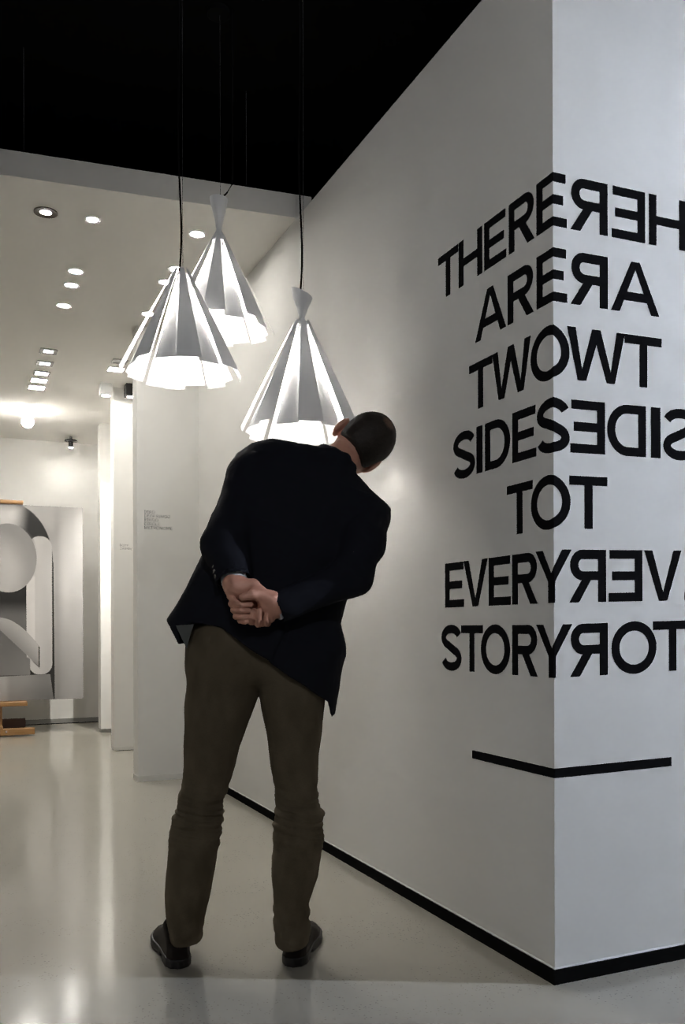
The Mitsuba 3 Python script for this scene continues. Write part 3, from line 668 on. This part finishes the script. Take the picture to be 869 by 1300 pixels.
def jacket(p):
    px, py = CX + F * p[:, 0] / DM, CY - F * (p[:, 2] - CAMH) / DM
    pp, qq = px * cp + py * sp, -px * sp + py * cp
    l, r = np.interp(qq, lp[:, 1], lp[:, 0]), np.interp(qq, rp[:, 1], rp[:, 0])
    a = (r - l) / 2; c = (r + l) / 2; b, y0 = np.interp(qq, QB, BB), np.interp(qq, QB, YB)
    e = 2.3; s_ = DM / F
    am = a * s_
    k = (np.abs((pp - c) / a) ** e + np.abs((p[:, 1] - y0) / b) ** e) ** (1 / e)
    d = (k - 1) * np.minimum(am, b)
    d = smax(d, (344 - qq) * s_, .02)
    hq = np.interp(pp, HEM[:, 0], HEM[:, 1])
    back = p[:, 1] < y0
    # centre vent and seam on the back
    d = d + np.where(back, .006 * np.exp(-((pp - 661 + (qq - 600) * .0) / 1.6) ** 2) * np.clip((qq - 560) / 30, 0, 1) + .0018 * np.exp(-((pp - 640) / 1.3) ** 2) * (qq < 560), 0)
    d = np.maximum(d, (qq - hq) * s_)
    # draped folds
    f1 = meshkit.noise(np.column_stack([pp * .022, qq * .009, p[:, 1] * 4]), 11) - .5
    f2 = meshkit.noise(np.column_stack([(pp + qq * .7) * .030, (qq - pp * .5) * .010, p[:, 1] * 6]), 12) - .5
    d = d + .012 * f1 + .008 * f2
    # sleeves
    al = chain(p, [SHL, ELL, WRL], [.060, .064, .050], .03); ar = chain(p, [SHR, ELR1, ELR, CUR], [.056, .058, .053, .042], .03)
    wl_ = meshkit.noise(np.column_stack([p[:, 0] * 8, p[:, 1] * 8, p[:, 2] * 26]), 21) - .5
    wr_ = meshkit.noise(np.column_stack([(p[:, 0] + p[:, 2]) * 22, p[:, 1] * 8, p[:, 2] * 10]), 22) - .5
    al, ar = al + .010 * wl_, ar + .006 * wr_
    # open sleeve ends
    ax = (WRL - ELL) / np.linalg.norm(WRL - ELL); al = np.maximum(al, (p - WRL) @ ax - .002)
    bx = (CUR - ELR) / np.linalg.norm(CUR - ELR); ar = np.maximum(ar, (p - CUR) @ bx - .002)
    al = np.maximum(al, -np.maximum(chain(p, [WRL - .05 * ax, WRL + .05 * ax], [.044, .044]), -((p - WRL) @ ax + .03)))
    ar = np.maximum(ar, -np.maximum(chain(p, [CUR - .05 * bx, CUR + .05 * bx], [.036, .036]), -((p - CUR) @ bx + .03)))
    d = smin(smin(d, al, .016), ar, .016)
    # collar round the neck
    col = chain(p, [P(404, 571, 2.72), P(411, 572, 2.66), P(423, 575, 2.628), P(438, 582, 2.626), P(446, 594, 2.66), P(446, 600, 2.72)], [.012, .013, .014, .014, .013, .012], .012)
    return smin(d, col, .018)
m = mesh_sdf(jacket, [-.58, 2.30, .64], [.20, 2.86, 1.56], .0045)
kj = obj('jacket', m, 'mat_jacket', man, smooth=True, label='dark navy jacket with a centre vent')
print('jacket', len(m.faces))
# lining seen at the swinging left tail
LQ = [(223, 793.5), (246, 792), (240, 810), (237.2, 823), (231, 811)]
lm = trimesh.creation.extrude_polygon(Polygon([(toX(a, 2.47), toZ(b, 2.47)) for a, b in LQ]), .003, engine='earcut')
obj('lining', frame(lm, Vec(0, 2.472, 0), Vec(1, 0, 0), Z3, Vec(0, -1, 0)), 'mat_lining', kj, label='grey lining under the left tail')
axl = (WRL - ELL) / np.linalg.norm(WRL - ELL)
for i in range(4):
    bt_ = lathe([(0, .0015), (.006, .0015), (.0065, 0), (.006, -.0015), (0, -.0015)], 16)
    pb = WRL - axl * (.012 + .017 * i) + Vec(-.046, -.024, 0)
    obj('sleeve_button', frame(bt_, pb, axl, np.cross(Vec(-.89, -.46, 0), axl), Vec(-.89, -.46, 0)), 'mat_black_metal', kj)

# shirt cuffs
for (w_, e_, r_, nm) in ((WRL, ELL, .036, 'left'), (CUR, ELR, .033, 'right')):
    ax = (w_ - e_) / np.linalg.norm(w_ - e_)
    x_ = np.cross(ax, Z3 if abs(ax[2]) < .9 else Vec(1, 0, 0)); x_ /= np.linalg.norm(x_); y_ = np.cross(ax, x_)
    c_ = lathe([(r_ - .002, -.03), (r_, -.03), (r_, .006), (r_ - .002, .006), (r_ - .002, -.03)], 28)
    obj('shirt_cuff', frame(c_, w_, x_, y_, ax), 'mat_shirt', man, smooth=40)

# body: head, neck, trunk, arms, hands and legs in one surface
HC = P(465, 560, 2.735)
hU = Vec(.77, .10, .63); hU /= np.linalg.norm(hU)
hF = Vec(-.10, 1, .0); hF -= hU * (hF @ hU); hF /= np.linalg.norm(hF)
hR = np.cross(hF, hU)
HM = np.stack([hR, hF, hU])
def hl(r, f, u): return HC + r * hR + f * hF + u * hU
def head(p):
    d = ellip(p, hl(0, .0, .005), (.0755, .094, .086), HM)
    d = smin(d, ellip(p, hl(0, .030, -.045), (.064, .068, .080), HM), .03)
    d = smin(d, cone(p, hl(0, .070, -.100), hl(0, .045, -.085), .020, .035), .03)          # chin
    d = smin(d, cone(p, hl(0, .098, -.015), hl(0, .116, -.048), .009, .013), .015)          # nose
    for s in (-1, 1):
        d = smax(d, -ellip(p, hl(s * .032, .103, -.008), (.017, .014, .012), HM), .012)     # eye sockets
        d = smin(d, ellip(p, hl(s * .031, .086, -.009), (.012, .012, .012), HM), .003)
        d = smin(d, cone(p, hl(s * .012, .098, -.076), hl(s * .022, .092, -.076), .006, .004), .006)   # lips
        # ears: a tilted shell with a hollow
        o_ = -.013 if s > 0 else .001
        ea = smin(cone(p, hl(s * (.080 + o_), -.004, -.020), hl(s * (.078 + o_), .008, -.062), .012, .008), ellip(p, hl(s * (.085 + o_), -.006, -.032), (.011, .022, .031), HM), .008)
        ea = smax(ea, -ellip(p, hl(s * (.097 + o_), .008, -.033), (.010, .012, .018), HM), .006)
        d = smin(d, ea, .006)
    return d
NECK0, NECK1 = P(421, 594, 2.68), hl(-.006, -.008, -.060)
def HP(zx, zy, d): return P(270 + .1151 * zx, 720 + .1151 * zy, d)
dH = 2.395
def hands(p):
    k = .007
    # left hand: comes out of the left sleeve, palm turned to the back, fingers curled to a fist
    L = smin(chain(p, [WRL - axl * .05, HP(225, 170, dH + .01), HP(260, 225, dH)], [.027, .026, .026], .015), chain(p, [HP(250, 235, dH), HP(430, 225, dH)], [.027, .024]), .02)
    L = smin(L, chain(p, [HP(290, 290, dH + .012), HP(440, 300, dH + .012)], [.022, .022]), .02)
    L = smin(L, chain(p, [HP(300, 380, dH + .020), HP(420, 400, dH + .022)], [.020, .019]), .02)
    L = smin(L, chain(p, [HP(320, 480, dH + .022), HP(390, 500, dH + .024)], [.019, .018]), .02)
    L = smin(L, chain(p, [HP(330, 205, dH - .006), HP(450, 190, dH - .010), HP(545, 245, dH - .012)], [.015, .012, .009]), .010)     # thumb
    for pts, rr in (([(330, 330, .004), (190, 325, -.012), (225, 360, -.024), (290, 405, -.026)], (0.0095, 0.0090, 0.0082, 0.0067)),
                    ([(330, 400, .004), (205, 405, -.010), (310, 412, -.027), (418, 415, -.022)], (0.0095, 0.0093, 0.0084, 0.0076)),
                    ([(330, 470, .006), (228, 475, -.008), (310, 480, -.024), (398, 478, -.020)], (0.0090, 0.0088, 0.0079, 0.0072)),
                    ([(330, 540, .010), (252, 545, -.004), (320, 552, -.020), (392, 548, -.017)], (0.0084, 0.0083, 0.0076, 0.0069)),
                    ([(320, 575, .010), (300, 592, -.002), (350, 605, -.014), (378, 598, -.014)], (0.0076, 0.0076, 0.0071, 0.0065))):
        L = smin(L, chain(p, [HP(a, b, dH + c) for a, b, c in pts], rr, .002), .0015)
    # right hand: grips it from below, thumb across the top
    bx = (CUR - ELR) / np.linalg.norm(CUR - ELR)
    R = chain(p, [CUR - bx * .06, HP(700, 440, dH + .002), HP(630, 400, dH - .002)], [.027, .026, .026], .015)
    R = smin(R, chain(p, [HP(635, 350, dH - .006), HP(540, 315, dH - .012)], [.023, .019]), .02)
    R = smin(R, chain(p, [HP(620, 450, dH + .004), HP(560, 480, dH + .016)], [.024, .020]), .02)
    R = smin(R, chain(p, [HP(560, 315, dH - .014), HP(440, 305, dH - .030), HP(330, 332, dH - .036)], [.016, .0125, .0105], .006), .010)   # thumb
    for pts, rr in (([(560, 480, .016), (500, 600, .018), (425, 605, -.002), (432, 560, -.020), (455, 480, -.022)], (0.0103, 0.0096, 0.0090, 0.0084, 0.0073)),
                    ([(590, 490, .014), (550, 620, .016), (498, 630, -.004), (505, 570, -.022), (518, 478, -.024)], (0.0103, 0.0096, 0.0091, 0.0086, 0.0076)),
                    ([(620, 490, .012), (605, 620, .014), (585, 622, -.004), (590, 580, -.018), (592, 528, -.020)], (0.0095, 0.0090, 0.0084, 0.0079, 0.0071)),
                    ([(650, 470, .010), (655, 570, .010), (640, 585, -.002), (638, 550, -.012), (636, 510, -.012)], (0.0086, 0.0079, 0.0074, 0.0069, 0.0064))):
        R = smin(R, chain(p, [HP(a, b, dH + c) for a, b, c in pts], rr, .002), .0015)
    return smin(L, R, .0015)
THIN[:] = hl(.005, -.062, .068).tolist()
HPc = HP(420, 380, dH)
ANL, ANR = P(226, 1190, 2.545), P(371, 1190, 2.545)
def body(p):
    d = np.full(len(p), 9.0)
    near = np.linalg.norm(p - HC, axis=1) < .22
    if near.any(): d[near] = head(p[near])
    d = smin(d, chain(p, [NECK0, NECK1], [.056, .053]), .020)
    # trunk and limbs, inside the clothes
    d = smin(d, chain(p, [P(420, 610, 2.68), P(395, 650, 2.63), P(360, 720, 2.585), P(330, 790, 2.58)], [.06, .10, .095, .10], .05), .03)
    for a, b in ((SHL, ELL), (SHR, ELR1)): d = smin(d, cone(p, a, b, .048, .040), .03)
    d = smin(d, cone(p, ELL, WRL, .040, .028), .01); d = smin(d, chain(p, [ELR1, ELR, CUR], [.040, .038, .028], .02), .01)
    d = smin(d, cone(p, P(395, 650, 2.63), SHL, .07, .05), .03); d = smin(d, cone(p, P(395, 650, 2.63), SHR, .07, .05), .03)
    for hip, kn, an in ((P(280, 840, 2.58), P(254, 1025, 2.56), ANL), (P(377, 840, 2.58), P(378, 1025, 2.56), ANR)):
        d = smin(d, chain(p, [hip, kn, an, an + Vec(0, .02, -.03)], [.066, .050, .030, .024], .02), .015)
        d = smin(d, cone(p, P(330, 790, 2.58), hip, .08, .062), .015)
    near = np.linalg.norm(p - HPc, axis=1) < .14
    if near.any(): d[near] = smin(d[near], hands(p[near]), .004)
    return d
m = mesh_sdf(body, [-.56, 2.30, .03], [.24, 2.95, 1.62], .0030)
obj('body', m, 'mat_skin', man, smooth=True)
print('body', len(m.faces))
def hair(p):
    q = (p - HC) @ HM.T
    d = ellip(p, hl(0, -.002, .008), (.0790, .097, .0885), HM)
    d = smin(d, ellip(p, hl(0, -.02, -.035), (.064, .070, .070), HM), .03)
    n_ = meshkit.noise(p * 260, 4) - .5
    # hairline: forehead, temples, round the ears, nape
    cut = np.maximum(q[:, 1] - .060 - .25 * q[:, 2], -q[:, 2] - .058 - .2 * np.maximum(q[:, 0], 0) + .5 * np.maximum(q[:, 1] + .03, 0))
    ear = .034 - np.sqrt(((q[:, 1] - .004)) ** 2 + ((q[:, 2] + .035) * .9) ** 2)
    d = smax(d, cut, .008)
    d = smax(d, np.where(np.abs(q[:, 0]) > .04, ear, -1), .006)
    return d + .0022 * n_
m = mesh_sdf(hair, HC - .16, HC + .16, .0028)
obj('hair', m, 'mat_hair', man, smooth=True, label='short dark brown hair')

# shoes
def shoe(heel_px, ang):
    hp = on_z(*heel_px, 0.0); f = Vec(math.sin(ang), math.cos(ang), 0); r = Vec(f[1], -f[0], 0)
    def lc(p): q = p - hp; return np.stack([q @ r, q @ f, q[:, 2]], 1)
    def outline(y):   # half width of the sole along its length
        return np.interp(y, [-.002, .006, .03, .07, .13, .19, .235, .27, .292, .300], [.004, .022, .034, .036, .038, .049, .047, .034, .014, .003])
    def upper(p):
        q = lc(p); w = outline(np.clip(q[:, 1], -.002, .3))
        top = np.interp(q[:, 1], [0, .03, .09, .13, .18, .25, .30], [.062, .070, .118, .092, .066, .050, .030])
        bulge = np.clip(1 - (q[:, 2] / (top + .004)) ** 2 * np.interp(q[:, 1], [.08, .16], [.15, .75]), .05, 1) ** .5
        d = np.abs(q[:, 0]) - w * bulge * 1.0
        d = smax(d, q[:, 2] - top, .02); d = smax(d, np.maximum(-q[:, 1] + .002 + .12 * np.maximum(.05 - q[:, 2], 0) * 0, q[:, 1] - .298), .012)
        d = np.maximum(d, .022 - q[:, 2])
        return d * .85
    def sole(p):
        q = lc(p); w = outline(np.clip(q[:, 1], -.002, .3)) + .003
        d = np.maximum(np.abs(q[:, 0]) - w, np.maximum(-.004 - q[:, 1], q[:, 1] - .303))
        d = np.maximum(d, np.maximum(q[:, 2] - .026, -q[:, 2]))
        arch = np.maximum(np.maximum(.078 - q[:, 1], q[:, 1] - .118), q[:, 2] - .014)
        return np.maximum(d, -arch) * .85
    lo, hi = hp + [-.16, -.06, -.01], hp + [.16, .36, .15]
    k = obj('shoe', mesh_sdf(upper, lo, hi, .0035), 'mat_shoe', man, smooth=True)
    obj('sole', mesh_sdf(sole, lo, hi, .0035), 'mat_sole', k, smooth=45)
shoe((228.5, 1230), math.radians(-20)); shoe((371.5, 1228), math.radians(7))
